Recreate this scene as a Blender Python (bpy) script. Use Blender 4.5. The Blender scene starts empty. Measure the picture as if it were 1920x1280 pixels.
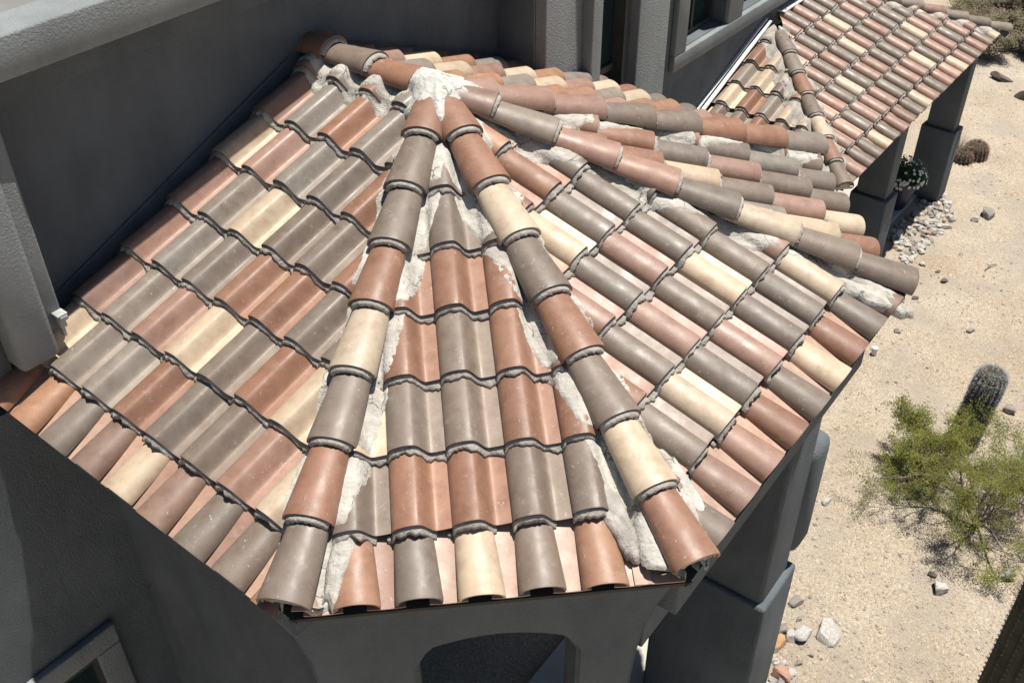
import bpy, bmesh, math, random
import numpy as np
from mathutils import Vector, Matrix, noise

random.seed(7); rng = np.random.default_rng(7)
R = math.radians
scene = bpy.context.scene
# ------------------------------------------------------------------ camera
cam = bpy.data.cameras.new('camera'); camo = bpy.data.objects.new('camera', cam)
scene.collection.objects.link(camo); scene.camera = camo
cam.sensor_width = 36; cam.lens = 36 * 1990.8 / 1920; cam.clip_start = 0.05; cam.clip_end = 800
camo.matrix_world = Matrix(((0.99382, 0.07319, -0.08352, -0.1687), (-0.11089, 0.62142, -0.77559, -5.2114),
                            (-0.00487, 0.78006, 0.62569, 2.5129), (0, 0, 0, 1)))
# ------------------------------------------------------------------ sky and sun
SUN_AZ, SUN_EL = 25, 77.5
w = bpy.data.worlds.new('World'); scene.world = w; w.use_nodes = True
nt = w.node_tree; bg = nt.nodes['Background']
sky = nt.nodes.new('ShaderNodeTexSky'); sky.sky_type = 'NISHITA'; sky.sun_disc = False
sky.sun_elevation = R(SUN_EL); sky.sun_rotation = R(90 - SUN_AZ)
nt.links.new(sky.outputs[0], bg.inputs[0]); bg.inputs[1].default_value = 0.05
sl = bpy.data.lights.new('sun', 'SUN'); sl.energy = 5.0; sl.angle = R(0.53); sl.color = (1, 0.955, 0.88)
so = bpy.data.objects.new('sun', sl); scene.collection.objects.link(so)
sd = Vector((math.cos(R(SUN_AZ)) * math.cos(R(SUN_EL)), math.sin(R(SUN_AZ)) * math.cos(R(SUN_EL)), math.sin(R(SUN_EL))))
so.rotation_euler = sd.to_track_quat('Z', 'Y').to_euler()
scene.view_settings.view_transform = 'Standard'; scene.view_settings.look = 'None'
scene.view_settings.exposure = 0.36; scene.cycles.diffuse_bounces = 1; scene.view_settings.gamma = 1

# ------------------------------------------------------------------ helpers
def vdir(az): a = R(az); return np.array([math.cos(a), math.sin(a), 0.0])
def tag(o, label=None, cat=None, group=None, kind=None):
    if label: o['label'] = label
    if cat: o['category'] = cat
    if group: o['group'] = group
    if kind: o['kind'] = kind
    return o
def empty(name, loc, label, cat, group=None):
    o = bpy.data.objects.new(name, None); scene.collection.objects.link(o); o.location = loc
    return tag(o, label, cat, group)
def link(name, me, m, parent=None):
    o = bpy.data.objects.new(name, me); scene.collection.objects.link(o)
    if m and not me.materials: me.materials.append(m)
    if parent:
        o.parent = parent
        if parent.type == 'EMPTY': o.matrix_parent_inverse = Matrix.Translation(-parent.location)
    return o
def pymesh(name, V, F, m, parent=None, smooth=False, auto=None):
    me = bpy.data.meshes.new(name); me.from_pydata([tuple(map(float, v)) for v in V], [], [tuple(f) for f in F]); me.update()
    if smooth: me.shade_smooth()
    if auto: me.shade_smooth(); me.set_sharp_from_angle(angle=R(auto))
    return link(name, me, m, parent)
def bmobj(name, bm, m, parent=None, auto=None):
    me = bpy.data.meshes.new(name); bm.to_mesh(me); bm.free()
    if auto: me.shade_smooth(); me.set_sharp_from_angle(angle=R(auto))
    return link(name, me, m, parent)
def vn(x, y, z): return noise.noise(Vector((x, y, z)))

# ------------------------------------------------------------------ materials
def mat(name): 
    m = bpy.data.materials.new(name); m.use_nodes = True
    return m, m.node_tree.nodes, m.node_tree.links, m.node_tree.nodes['Principled BSDF']
def N(nodes, t, **k):
    n = nodes.new(t)
    for a, b in k.items():
        if a.startswith('i_'): n.inputs[int(a[2:])].default_value = b
        else: setattr(n, a, b)
    return n
def ramp(nodes, *st):
    r = nodes.new('ShaderNodeValToRGB'); el = r.color_ramp.elements
    while len(el) < len(st): el.new(0.5)
    for e, (p, c) in zip(el, st): e.position = p; e.color = c if len(c) == 4 else (*c, 1)
    return r
def mixc(nodes, links, f, a, b, mode='MIX'):
    m = nodes.new('ShaderNodeMix'); m.data_type = 'RGBA'; m.blend_type = mode
    for s, v in ((m.inputs[0], f), (m.inputs[6], a), (m.inputs[7], b)):
        if hasattr(v, 'links'): links.new(v, s)
        else: s.default_value = v if not isinstance(v, tuple) or len(v) == 4 else (*v, 1)
    return m.outputs[2]
def noisy(name, c1, c2, scale=5, rough=0.85, bump=0.3, bscale=60, bdist=0.01, spec=0.3, detail=6, c3=None, s3=1.0):
    m, nd, lk, b = mat(name)
    tc = N(nd, 'ShaderNodeTexCoord'); n1 = N(nd, 'ShaderNodeTexNoise'); n1.inputs['Scale'].default_value = scale; n1.inputs['Detail'].default_value = detail
    lk.new(tc.outputs['Object'], n1.inputs['Vector'])
    r = ramp(nd, (0.35, c1), (0.65, c2)); lk.new(n1.outputs['Fac'], r.inputs[0]); col = r.outputs[0]
    if c3:
        n3 = N(nd, 'ShaderNodeTexNoise'); n3.inputs['Scale'].default_value = s3; n3.inputs['Detail'].default_value = 4; lk.new(tc.outputs['Object'], n3.inputs['Vector'])
        r3 = ramp(nd, (0.5, (0, 0, 0)), (0.7, (1, 1, 1))); lk.new(n3.outputs['Fac'], r3.inputs[0]); col = mixc(nd, lk, r3.outputs[0], col, c3)
    lk.new(col, b.inputs['Base Color']); b.inputs['Roughness'].default_value = rough; b.inputs['Specular IOR Level'].default_value = spec
    n2 = N(nd, 'ShaderNodeTexNoise'); n2.inputs['Scale'].default_value = bscale; n2.inputs['Detail'].default_value = 8; n2.inputs['Roughness'].default_value = 0.6
    lk.new(tc.outputs['Object'], n2.inputs['Vector'])
    bp = N(nd, 'ShaderNodeBump'); bp.inputs['Strength'].default_value = bump; bp.inputs['Distance'].default_value = bdist
    lk.new(n2.outputs['Fac'], bp.inputs['Height']); lk.new(bp.outputs[0], b.inputs['Normal'])
    return m

def tile_material():
    m, nd, lk, b = mat('concrete_tile')
    at = N(nd, 'ShaderNodeAttribute', attribute_name='tint'); tc = N(nd, 'ShaderNodeTexCoord')
    sc = N(nd, 'ShaderNodeMath', operation='MULTIPLY'); lk.new(at.outputs['Alpha'], sc.inputs[0]); sc.inputs[1].default_value = 40
    def noi(s, d=4, r=0.55):
        n = N(nd, 'ShaderNodeTexNoise', noise_dimensions='4D'); n.inputs['Scale'].default_value = s; n.inputs['Detail'].default_value = d; n.inputs['Roughness'].default_value = r
        lk.new(tc.outputs['Object'], n.inputs['Vector']); lk.new(sc.outputs[0], n.inputs['W']); return n.outputs['Fac']
    # broad mottling inside each tile
    r1 = ramp(nd, (0.28, (0.74, 0.69, 0.66)), (0.5, (1, 1, 1)), (0.72, (1.18, 1.2, 1.2))); lk.new(noi(13, 9, .68), r1.inputs[0])
    col = mixc(nd, lk, 1.0, at.outputs['Color'], r1.outputs[0], 'MULTIPLY')
    # powdery pale scuffs
    r2 = ramp(nd, (0.56, (0, 0, 0)), (0.74, (0.55, 0.55, 0.55))); lk.new(noi(20, 10, 0.8), r2.inputs[0])
    col = mixc(nd, lk, r2.outputs[0], col, (0.50, 0.45, 0.40))
    # dark smears
    r5 = ramp(nd, (0.58, (0, 0, 0)), (0.78, (0.45, 0.45, 0.45))); lk.new(noi(8, 10, 0.75), r5.inputs[0])
    col = mixc(nd, lk, r5.outputs[0], col, (0.13, 0.09, 0.07))
    # mortar specks: small splashes
    mp = N(nd, 'ShaderNodeMapping'); mp.inputs['Scale'].default_value = (1, .45, .8); mp.inputs['Rotation'].default_value = (.3, .5, .8); lk.new(tc.outputs['Object'], mp.inputs['Vector'])
    vo = N(nd, 'ShaderNodeTexNoise'); vo.inputs['Scale'].default_value = 62; vo.inputs['Detail'].default_value = 3; vo.inputs['Roughness'].default_value = .7; lk.new(mp.outputs[0], vo.inputs['Vector'])
    r3 = ramp(nd, (0.655, (0, 0, 0)), (0.68, (1, 1, 1))); lk.new(vo.outputs['Fac'], r3.inputs[0])
    r4 = ramp(nd, (0.48, (0, 0, 0)), (0.58, (1, 1, 1))); lk.new(noi(6, 2), r4.inputs[0])
    mu = N(nd, 'ShaderNodeMath', operation='MULTIPLY'); lk.new(r3.outputs[0], mu.inputs[0]); lk.new(r4.outputs[0], mu.inputs[1])
    m2 = N(nd, 'ShaderNodeMath', operation='MULTIPLY'); lk.new(mu.outputs[0], m2.inputs[0]); m2.inputs[1].default_value = 0.5
    col = mixc(nd, lk, m2.outputs[0], col, (0.60, 0.56, 0.50))
    lk.new(col, b.inputs['Base Color'])
    r6 = ramp(nd, (0.3, (0.38, 0.38, 0.38)), (0.7, (0.60, 0.60, 0.60))); lk.new(noi(11, 5), r6.inputs[0]); lk.new(r6.outputs[0], b.inputs['Roughness'])
    b.inputs['Specular IOR Level'].default_value = 0.45
    n2 = N(nd, 'ShaderNodeTexNoise'); n2.inputs['Scale'].default_value = 120; n2.inputs['Detail'].default_value = 6; lk.new(tc.outputs['Object'], n2.inputs['Vector'])
    ad = N(nd, 'ShaderNodeMath', operation='ADD'); lk.new(n2.outputs['Fac'], ad.inputs[0]); lk.new(m2.outputs[0], ad.inputs[1])
    bp = N(nd, 'ShaderNodeBump'); bp.inputs['Strength'].default_value = 0.25; bp.inputs['Distance'].default_value = 0.002
    lk.new(ad.outputs[0], bp.inputs['Height']); lk.new(bp.outputs[0], b.inputs['Normal'])
    return m
M_TILE = tile_material()
M_MORT = noisy('mortar', (0.33, 0.30, 0.27), (0.48, 0.45, 0.405), 14, 0.95, 0.8, 55, 0.012, 0.15)
M_MORTW = noisy('pale_mortar', (0.45, 0.425, 0.38), (0.58, 0.55, 0.495), 9, 0.97, 0.9, 34, 0.014, 0.1, c3=(0.34, 0.31, 0.27), s3=6)
def cracks(m, sc=9):
    nd, lk = m.node_tree.nodes, m.node_tree.links; b = nd['Principled BSDF']; src = b.inputs['Base Color'].links[0].from_socket; bp = b.inputs['Normal'].links[0].from_node
    tc = N(nd, 'ShaderNodeTexCoord'); nz = N(nd, 'ShaderNodeTexNoise'); nz.inputs['Scale'].default_value = 14; nz.inputs['Detail'].default_value = 5; lk.new(tc.outputs['Object'], nz.inputs['Vector'])
    mx = N(nd, 'ShaderNodeVectorMath', operation='MULTIPLY_ADD'); lk.new(nz.outputs['Color'], mx.inputs[0]); mx.inputs[1].default_value = (.12, .12, .12); lk.new(tc.outputs['Object'], mx.inputs[2])
    vo = N(nd, 'ShaderNodeTexVoronoi', feature='DISTANCE_TO_EDGE'); vo.inputs['Scale'].default_value = sc; lk.new(mx.outputs[0], vo.inputs['Vector'])
    r0 = ramp(nd, (.004, (.45, .45, .45)), (.014, (1, 1, 1))); lk.new(vo.outputs['Distance'], r0.inputs[0])
    nm = N(nd, 'ShaderNodeTexNoise'); nm.inputs['Scale'].default_value = 5; lk.new(tc.outputs['Object'], nm.inputs['Vector']); rm = ramp(nd, (.50, (1, 1, 1)), (.60, (0, 0, 0))); lk.new(nm.outputs['Fac'], rm.inputs[0])
    r = N(nd, 'ShaderNodeMath', operation='MAXIMUM'); lk.new(r0.outputs[0], r.inputs[0]); lk.new(rm.outputs[0], r.inputs[1])
    lk.new(mixc(nd, lk, 1.0, src, r.outputs[0], 'MULTIPLY'), b.inputs['Base Color'])
    b2 = N(nd, 'ShaderNodeBump'); b2.inputs['Strength'].default_value = .8; b2.inputs['Distance'].default_value = .01; lk.new(r.outputs[0], b2.inputs['Height']); lk.new(bp.outputs[0], b2.inputs['Normal']); lk.new(b2.outputs[0], b.inputs['Normal'])
cracks(M_MORTW, 6)
M_CROWN = noisy('white_mortar', (0.52, 0.51, 0.47), (0.64, 0.63, 0.59), 9, 0.95, 0.9, 26, 0.016, 0.1, c3=(.42, .40, .36), s3=9)
cracks(M_CROWN, 5)
M_STUC = noisy('stucco', (0.130, 0.148, 0.162), (0.166, 0.186, 0.200), 2.2, 0.95, 1.0, 75, 0.012, 0.15, c3=(0.126, 0.142, 0.152), s3=1.1)  # wall copy of the stucco, darkened and cooled towards its shaded look
M_TRIM_LIT = noisy('stucco_trim_lit', (0.25, 0.27, 0.275), (0.31, 0.33, 0.335), 2.2, 0.95, 1.0, 75, 0.012, 0.15, c3=(0.24, 0.25, 0.25), s3=1.1)  # same stucco made lighter: sunlit look of cornice and pilasters put into the colour
M_DECK = noisy('roof_underlay', (0.03, 0.028, 0.026), (0.05, 0.045, 0.04), 8)
M_METAL = noisy('white_metal', (0.70, 0.71, 0.70), (0.78, 0.79, 0.78), 3, 0.45, 0.1, 40, 0.002, 0.5)
M_CONC = noisy('concrete', (0.42, 0.41, 0.38), (0.52, 0.50, 0.46), 3, 0.9, 0.4, 60, 0.004)
M_ROOFM = noisy('roof_membrane', (0.16, 0.16, 0.16), (0.22, 0.22, 0.21), 2, 0.9)
def weather(m, amt=.35):
    nd, lk = m.node_tree.nodes, m.node_tree.links; b = nd['Principled BSDF']; src = b.inputs['Base Color'].links[0].from_socket
    tc = N(nd, 'ShaderNodeTexCoord'); mp = N(nd, 'ShaderNodeMapping'); mp.inputs['Scale'].default_value = (1.6, 1.6, .6); lk.new(tc.outputs['Object'], mp.inputs['Vector'])
    n = N(nd, 'ShaderNodeTexNoise'); n.inputs['Scale'].default_value = 2.2; n.inputs['Detail'].default_value = 7; n.inputs['Roughness'].default_value = .65; lk.new(mp.outputs[0], n.inputs['Vector'])
    r = ramp(nd, (.35, (1 - amt, 1 - amt, 1 - amt)), (.6, (1.05, 1.05, 1.05))); lk.new(n.outputs['Fac'], r.inputs[0])
    lk.new(mixc(nd, lk, 1.0, src, r.outputs[0], 'MULTIPLY'), b.inputs['Base Color'])
weather(M_STUC, .14); weather(M_TRIM_LIT, .12)
def glass():
    m, nd, lk, b = mat('window_glass'); b.inputs['Base Color'].default_value = (0.015, 0.03, 0.032, 1); b.inputs['Roughness'].default_value = 0.06
    b.inputs['Specular IOR Level'].default_value = 0.7; return m
M_GLASS = glass()
M_FRAME = noisy('bronze_frame', (0.045, 0.045, 0.045), (0.065, 0.065, 0.065), 4, 0.5, 0.05)

# ------------------------------------------------------------------ tile colours (pigment plus painted edge shade)
PAL = {'G': (0.195, 0.155, 0.125), 'g': (0.235, 0.198, 0.165), 'T': (0.262, 0.140, 0.092), 'P': (0.31, 0.190, 0.145), 'C': (0.50, 0.395, 0.285), 'O': (0.33, 0.182, 0.114), 'B': (0.235, 0.152, 0.115), 'K': (0.42, 0.275, 0.205)}
def tint(ch):
    c = PAL[ch]; f = 1 + random.uniform(-.10, .10); g = random.uniform(-.03, .03)
    return (c[0] * f * (1 + g), c[1] * f, c[2] * f * (1 - g), random.random())
def pigments_edge_shade(tn):
    pale = [min(.64, c * 1.18 + k) for c, k in zip(tn[:3], (.070, .056, .048))]
    out = []
    for x in XS:
        f = min(1, max(0, (x / W - .64) / .13)); f = f * f * (3 - 2 * f) * .85
        e = 1 - .10 * max(0, 1 - x / (W * .10))  # shading along the barrel's left edge painted into the tint
        out.append(tuple((c * (1 - f) + p * f) * e for c, p in zip(tn[:3], pale)) + (tn[3],))
    return out
def rnd_col(): return random.choice('GGGGggTTPPPCCBP')
EXP = 0.35058; W = 0.25; H = 0.087; LIFT = 0.044
def prof(x):                       # x in [0,W): barrel on the left, pan on the right
    c = 0.415 * W
    if x <= c: return 0.022 + (H - .018) * math.sqrt(max(0.0, 1 - ((c - x) / c) ** 2))
    b = 0.325 * W
    if x <= c + b: return 0.004 + H * (0.5 + 0.5 * math.cos(math.pi * ((x - c) / b) ** 1.15))
    u = (x - c - b) / (W - c - b)
    return 0.004 + 0.016 * u ** 1.4
XS = [0, .0012, .004, .010, .020, .034, .052, .076, .104, .116, .127, .137, .146, .155, .163, .171, .179, .188, .200, .216, .234, .250]

class Slope:
    def __init__(s, O, az, p, S, t0, Se):
        s.O = np.array(O, float); s.az = az; s.p = R(p); s.u = vdir(az); s.v = vdir(az + 90); s.S = S; s.t0 = t0; s.Se = Se
        s.d = s.u * math.cos(s.p) - np.array([0, 0, math.sin(s.p)]); s.n = s.u * math.sin(s.p) + np.array([0, 0, math.cos(s.p)])
        s.clips = []
    def P(s, a, t, h): return s.O + a * s.d + t * s.v + h * s.n
    def st(s, X):
        q = np.asarray(X) - s.O; return (q @ s.u) / math.cos(s.p), q @ s.v
    def top(s, a, t):              # height of the tiled surface above the slope's plane
        x = (t - s.t0) % W
        if a > s.S - EXP: return prof(x) * .95 - .03 if x < .2 else -.025
        k = math.floor((s.S - a) / EXP); sk = s.S - k * EXP
        return prof(x) - LIFT * (sk - a) / EXP
    def world_at(s, xy, h):
        a, t = s.st(np.array([xy[0], xy[1], 0])); return s.P(a, t, h)

def strip_faces(bm, rows, tl=None, tn=None, tcol=None):
    vs = [[bm.verts.new(p) for p in r] for r in rows]; fs = []
    for a, b in zip(vs[:-1], vs[1:]):
        for i in range(len(a) - 1):
            f = bm.faces.new((a[i], b[i], b[i + 1], a[i + 1])); f.smooth = True; fs.append(f)
            if tl:
                cc = (tcol[i], tcol[i], tcol[i + 1], tcol[i + 1]) if tcol else (tn,) * 4
                for l, c_ in zip(f.loops, cc): l[tl] = c_
    return fs
def clip(bm, clips):
    for co, no in clips:
        bmesh.ops.bisect_plane(bm, geom=bm.verts[:] + bm.edges[:] + bm.faces[:], plane_co=co, plane_no=no, clear_outer=True)

def tile_field(sl, colours, ks, js, parent, name='roof_slope'):
    bm = bmesh.new(); tl = bm.loops.layers.float_color.new('tint')
    mb = bmesh.new()
    for k in ks:
        for j in js:
            tn = tint(colours.get((k, j)) or rnd_col())
            sk = sl.S - k * EXP + random.uniform(-.005, .005); t = sl.t0 + j * W + random.uniform(-.0015, .0015)
            dh = random.uniform(-.001, .004); tilt = random.uniform(-.004, .004); skew = random.uniform(-.006, .006)
            def hh(x, a): return prof(x) + dh - LIFT * (sk - a) / EXP + tilt * (x / W - .5)
            rows = []
            for a in (sk - EXP - .05, sk - EXP * .5, sk - .012, sk):
                rows.append([sl.P(a + skew * (x / W - .5), t + x * 1.004, hh(x, a) - (.0025 if a == sk else 0)) for x in XS])
            strip_faces(bm, rows, tl, tn, pigments_edge_shade(tn))
            lip = [sl.P(sk - .0008 + skew * (x / W - .5), t + x * 1.004, hh(x, sk) - .0025) for x in XS]
            lip2 = [sl.P(sk - .002 + skew * (x / W - .5), t + x * 1.004, hh(x, sk) - .016) for x in XS]
            lip3 = [sl.P(sk - .05 + skew * (x / W - .5), t + x * 1.004, hh(x, sk - .05) - .017) for x in XS]
            strip_faces(bm, [lip, lip2, lip3], tl, tn)
            # exposed left edge of the barrel
            e1 = [sl.P(a, t + .0005, hh(0, a)) for a in (sk - EXP, sk)]; e2 = [sl.P(a, t + .0005, hh(0, a) - .022) for a in (sk - EXP, sk)]
            strip_faces(bm, [e2, e1], tl, tn)
            # mortar roll squeezed out under the lip
            ph = random.uniform(0, 99); full = random.uniform(.65, 1.25)
            mx = [i * W / 26 for i in range(27)]
            A, B, Cc, D = [], [], [], []
            for x in mx:
                q = vn(x * 34 + ph, k * 3.1, j * 1.7); q2 = vn(x * 80 + ph, k * 1.3, 7); 
                lim = W * .76 if k == 1 else W
                z0 = prof(x)
                out = (.023 + .015 * q + .008 * q2) * full
                if k == 1 and x > lim: out = -.045
                if x > W * .84 or x < W * .06: out += .008 + .012 * abs(q2)
                low = -.046 if k > 1 else -.055
                A.append(sl.P(sk - .016, t + x, z0 - .0165)); B.append(sl.P(sk + out * .75, t + x, z0 - .020 - .004 * abs(q2)))
                Cc.append(sl.P(sk + out, t + x, z0 - .031 + .004 * q2)); D.append(sl.P(sk + out * 0.7 + .003, t + x, z0 + low - .002))
            strip_faces(mb, [A, B, Cc, D])
            if random.random() < .55:   # lump where two tiles meet
                bl = bmesh.ops.create_icosphere(mb, subdivisions=2, radius=1)['verts']
                c = sl.P(sk + .010, t + random.uniform(-.012, .006), -.022); rr = random.uniform(.010, .021)
                for v in bl:
                    q = 1 + .45 * vn(v.co.x * 1.7 + ph, v.co.y * 1.7, v.co.z * 1.7); v.co = Vector(c) + v.co * rr * q
                    for f in v.link_faces: f.smooth = True
    clip(bm, sl.clips); clip(mb, sl.clips)
    o = bmobj(name, bm, M_TILE, parent); m = tag(bmobj('mortar_bed', mb, M_MORT, o), kind='stuff')
    return o

def half_barrel(bm, P0, P1, side, up, w0, w1, h0, h1, th, tl, tn, arc=1.0):
    """tapered half-round tile from P0 (upper) to P1 (lower, wide) with real thickness"""
    P0, P1, side, up = map(np.array, (P0, P1, side, up)); n = 20
    def ring(P, w_, h_, t): return [P + side * ((w_ - t) * math.cos(a)) + up * ((h_ - t) * math.sin(a) ** .92) for a in [math.pi * i / n * arc for i in range(n + 1)]]
    rows = []
    for f in (0, .5, .965, 1):
        P = P0 + (P1 - P0) * f; sh = .002 if f == 1 else 0
        rows.append(ring(P, w0 + (w1 - w0) * f - sh, h0 + (h1 - h0) * f - sh, 0))
    strip_faces(bm, rows[::-1], tl, tn)
    d = (P1 - P0) / np.linalg.norm(P1 - P0)
    o1 = ring(P1 + d * .0004, w1 - .002, h1 - .002, 0); i1 = ring(P1 - d * .001, w1, h1, th)
    strip_faces(bm, [i1, o1], tl, tn)
    strip_faces(bm, [ring(P0, w0, h0, th), ring(P1 - d * .001, w1, h1, th)], tl, tn)
    for s_ in (0, -1):
        a, b = rows[0][s_], rows[-1][s_]; c, e = ring(P0, w0, h0, th)[s_], ring(P1 - d * .001, w1, h1, th)[s_]
        strip_faces(bm, [[a, b], [c, e]] if s_ == 0 else [[c, e], [a, b]], tl, tn)

def mortar_end(bm, P1, d, side, up, w_, h_, out=.012):
    """rough crescent of mortar bulging out of an open barrel end"""
    ph = random.uniform(0, 99); n = 24; A, B, Cc, D = [], [], [], []
    for i in range(n + 1):
        a = math.pi * (.06 + .88 * i / n); q = vn(i * .55 + ph, 1, 2); q2 = vn(i * 1.7 + ph, 5, 2)
        def pt(r, o): return P1 + side * (w_ * r * math.cos(a)) + up * (h_ * r * math.sin(a) ** .92) + d * o
        A.append(pt(.86, -.02)); B.append(pt(.85 + .02 * q2, out * .55 + .005 * q)); Cc.append(pt(.79 + .02 * q2, out * .9 + .008 * q)); D.append(pt(.66, out + .010 * q2))
    strip_faces(bm, [A, B, Cc, D])

def eave_row(sl, js, cols, parent, extra_pans=()):
    """loose tapered covers over pans along the eave, each cover a sub-part"""
    k0 = sl.S - EXP; mb = bmesh.new()
    for j in js:
        t = sl.t0 + j * W; tn = tint(cols.get(j) or rnd_col())
        c0 = t + .088; jit = random.uniform(-.006, .006); dl = random.uniform(-.006, .006)
        P0 = sl.P(k0 - .06, c0 - .004, -.042); P1 = sl.P(sl.Se + dl, c0 + jit + .008, -.012)
        bm = bmesh.new(); tl = bm.loops.layers.float_color.new('tint')
        half_barrel(bm, P0, P1, sl.v, sl.n, .080, .097, .064, .076, .013, tl, tn)
        clip(bm, getattr(sl, 'eclips', sl.clips))
        if len(bm.faces): bmobj('eave_tile', bm, M_TILE, parent)
        else: bm.free()
        mortar_end(mb, sl.P(sl.Se + dl - .03, c0 + jit + .008, -.012), sl.d, sl.v, sl.n, .095, .074, .004)
    for j in list(js) + list(extra_pans):
        t = sl.t0 + j * W; tn = tint(random.choice('KKKP'))
        rows = []
        x0 = -.03 if j in extra_pans else .135
        for a in (k0 - .08, sl.Se - .002):
            rows.append([sl.P(a, t + x, -.030 + 1.7 * ((x - .213) ** 2 if x > .213 else .1 * (x - .213) ** 2 if x0 < 0 else (x - .213) ** 2)) for x in np.linspace(x0, .291, 12)])
        bmp = bmesh.new(); tp = bmp.loops.layers.float_color.new('tint')
        strip_faces(bmp, rows, tp, tn)
        strip_faces(bmp, [rows[1], [np.array(p) - sl.n * .013 - sl.d * .001 for p in rows[1]]], tp, tn)
        clip(bmp, getattr(sl, 'eclips', sl.clips))
        if len(bmp.faces): bmobj('pan_tile', bmp, M_TILE, parent)
        else: bmp.free()
    clip(mb, sl.clips)
    tag(bmobj('mortar_bed', mb, M_MORT, parent), kind='stuff')

def cap_run(parent, O, az, slope, r_end, n, cols, hb=.052, name='hip_ridge', first_cut=None, w_=(.082, .112), hh=(.066, .092), stack=True, e_h=None):
    a = vdir(az); side = vdir(az - 90); L = math.sqrt(1 + slope * slope); e = e_h or EXP / L
    up = np.array([0, 0, 1.0]); up = up + a * 0; d = (a - up * slope) / L; up = np.cross(d, side); up = up / np.linalg.norm(up); 
    if up[2] < 0: up = -up
    root = None
    mb = bmesh.new()
    for i in range(n):
        r1 = r_end - i * e; r0 = max(r1 - e - .055 / L, .03 if slope > 0 else -9)
        if slope == 0: r0 = r1 - e - .055
        f = (r1 - r0) / (e + .055)
        j1 = random.uniform(-.004, .004); j0 = random.uniform(-.004, .004)
        P1 = np.array(O) + a * r1 + np.array([0, 0, -slope * r1 + hb + .014]) + side * j1
        P0 = np.array(O) + a * r0 + np.array([0, 0, -slope * r0 + hb - .010]) + side * j0
        bm = bmesh.new(); tl = bm.loops.layers.float_color.new('tint')
        half_barrel(bm, P0, P1, side, up, w_[0], w_[1], hh[0], hh[1], .013, tl, tint(cols[i]))
        if i == 0 and stack:
            for q in (1, 2, 3):
                half_barrel(bm, P0 + 0 * up, P1 - d * .005 * q, side, up, w_[0] - .014 * q, w_[1] - .017 * q, hh[0] - .015 * q, hh[1] - .018 * q, .012, tl, tint('B'))
        if i == 0 and stack:
            Pc = P1 - d * .022; ring = [Pc + side * (w_[1] * .93 * math.cos(math.pi * q / 18)) + up * (hh[1] * .9 * math.sin(math.pi * q / 18) + .004 * vn(q * .7, r_end, 3)) + d * .010 * vn(q * .6, 4, r_end) for q in range(19)]
            strip_faces(mb, [ring, [p * .45 + (Pc - up * .02) * .55 + d * .012 for p in ring], [Pc - up * .03 + side * (w_[1] * .9 * (1 - q / 9)) for q in range(19)]])
            strip_faces(mb, [[Pc - up * .028 + side * (w_[1] * 1.2 * (1 - q / 9)) + d * .01 * vn(q, 2, 2) for q in range(19)], [Pc - up * .095 + side * (w_[1] * 1.2 * (1 - q / 9)) - d * .03 for q in range(19)]])
        if root is None: root = bmobj(name, bm, M_TILE, parent)
        else: bmobj('ridge_tile', bm, M_TILE, root)
        if i > 0: mortar_end(mb, P1, d, side, up, w_[1], hh[1], .024)
    tag(bmobj('mortar_bed', mb, M_MORT, root), kind='stuff')
    return root

def hip_mortar(parent, O, az, slope, r0, r1, sl, sgn, seed, zin=.020, q_in=.030, q_out=.19, amp=.022, m=None, lift=.003):
    """band of trowelled mortar between the caps and the cut field tiles of one slope"""
    a = vdir(az); perp = vdir(az + 90) * sgn; n = int((r1 - r0) / .011); nq = 13; rows = []
    for i in range(n + 1):
        r = r0 + (r1 - r0) * i / n; row = []
        qo = q_out + amp * vn(r * 5, seed, 0) + amp * .6 * vn(r * 19, seed, 3) + .008 * vn(r * 60, seed, 9)
        fade = min(1, (r1 - r) / .07, (r - r0) / .05 + .2); qo = q_in + (qo - q_in) * max(.05, fade) ** .5
        for k in range(nq + 1):
            f = k / nq; q = q_in + (qo - q_in) * f
            X = np.array(O) + a * r + perp * q
            s_, t_ = sl.st(X); zt = sl.P(s_, t_, sl.top(s_, t_))
            ztz = zt[2]; ziz = O[2] - slope * r + zin
            g = f * f * (3 - 2 * f)
            z = ziz * (1 - g) + (ztz + lift) * g
            z = max(z, ztz + .008 + lift) if f < .97 else ztz - .006
            z += (.004 * vn(r * 9, q * 40, seed) + .004 * vn(r * 30, q * 34, seed + 5) + .0016 * vn(r * 110, q * 140, seed)) * (1 if f < .97 else 0)
            row.append((X[0], X[1], z))
        rows.append(row)
    b_in = [(p[0][0], p[0][1], p[0][2] - .06) for p in rows]
    bm = bmesh.new(); strip_faces(bm, [[bi] + r for bi, r in zip(b_in, rows)])
    return bmobj('hip_mortar', bm, m or M_MORTW, parent)

def hplane(O, az, sgn, off):       # vertical clip plane through a hip, keeping the side sgn*(az+90)
    p = vdir(az + 90) * sgn; return (Vector(np.array(O) + p * off), Vector(-p))

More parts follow.
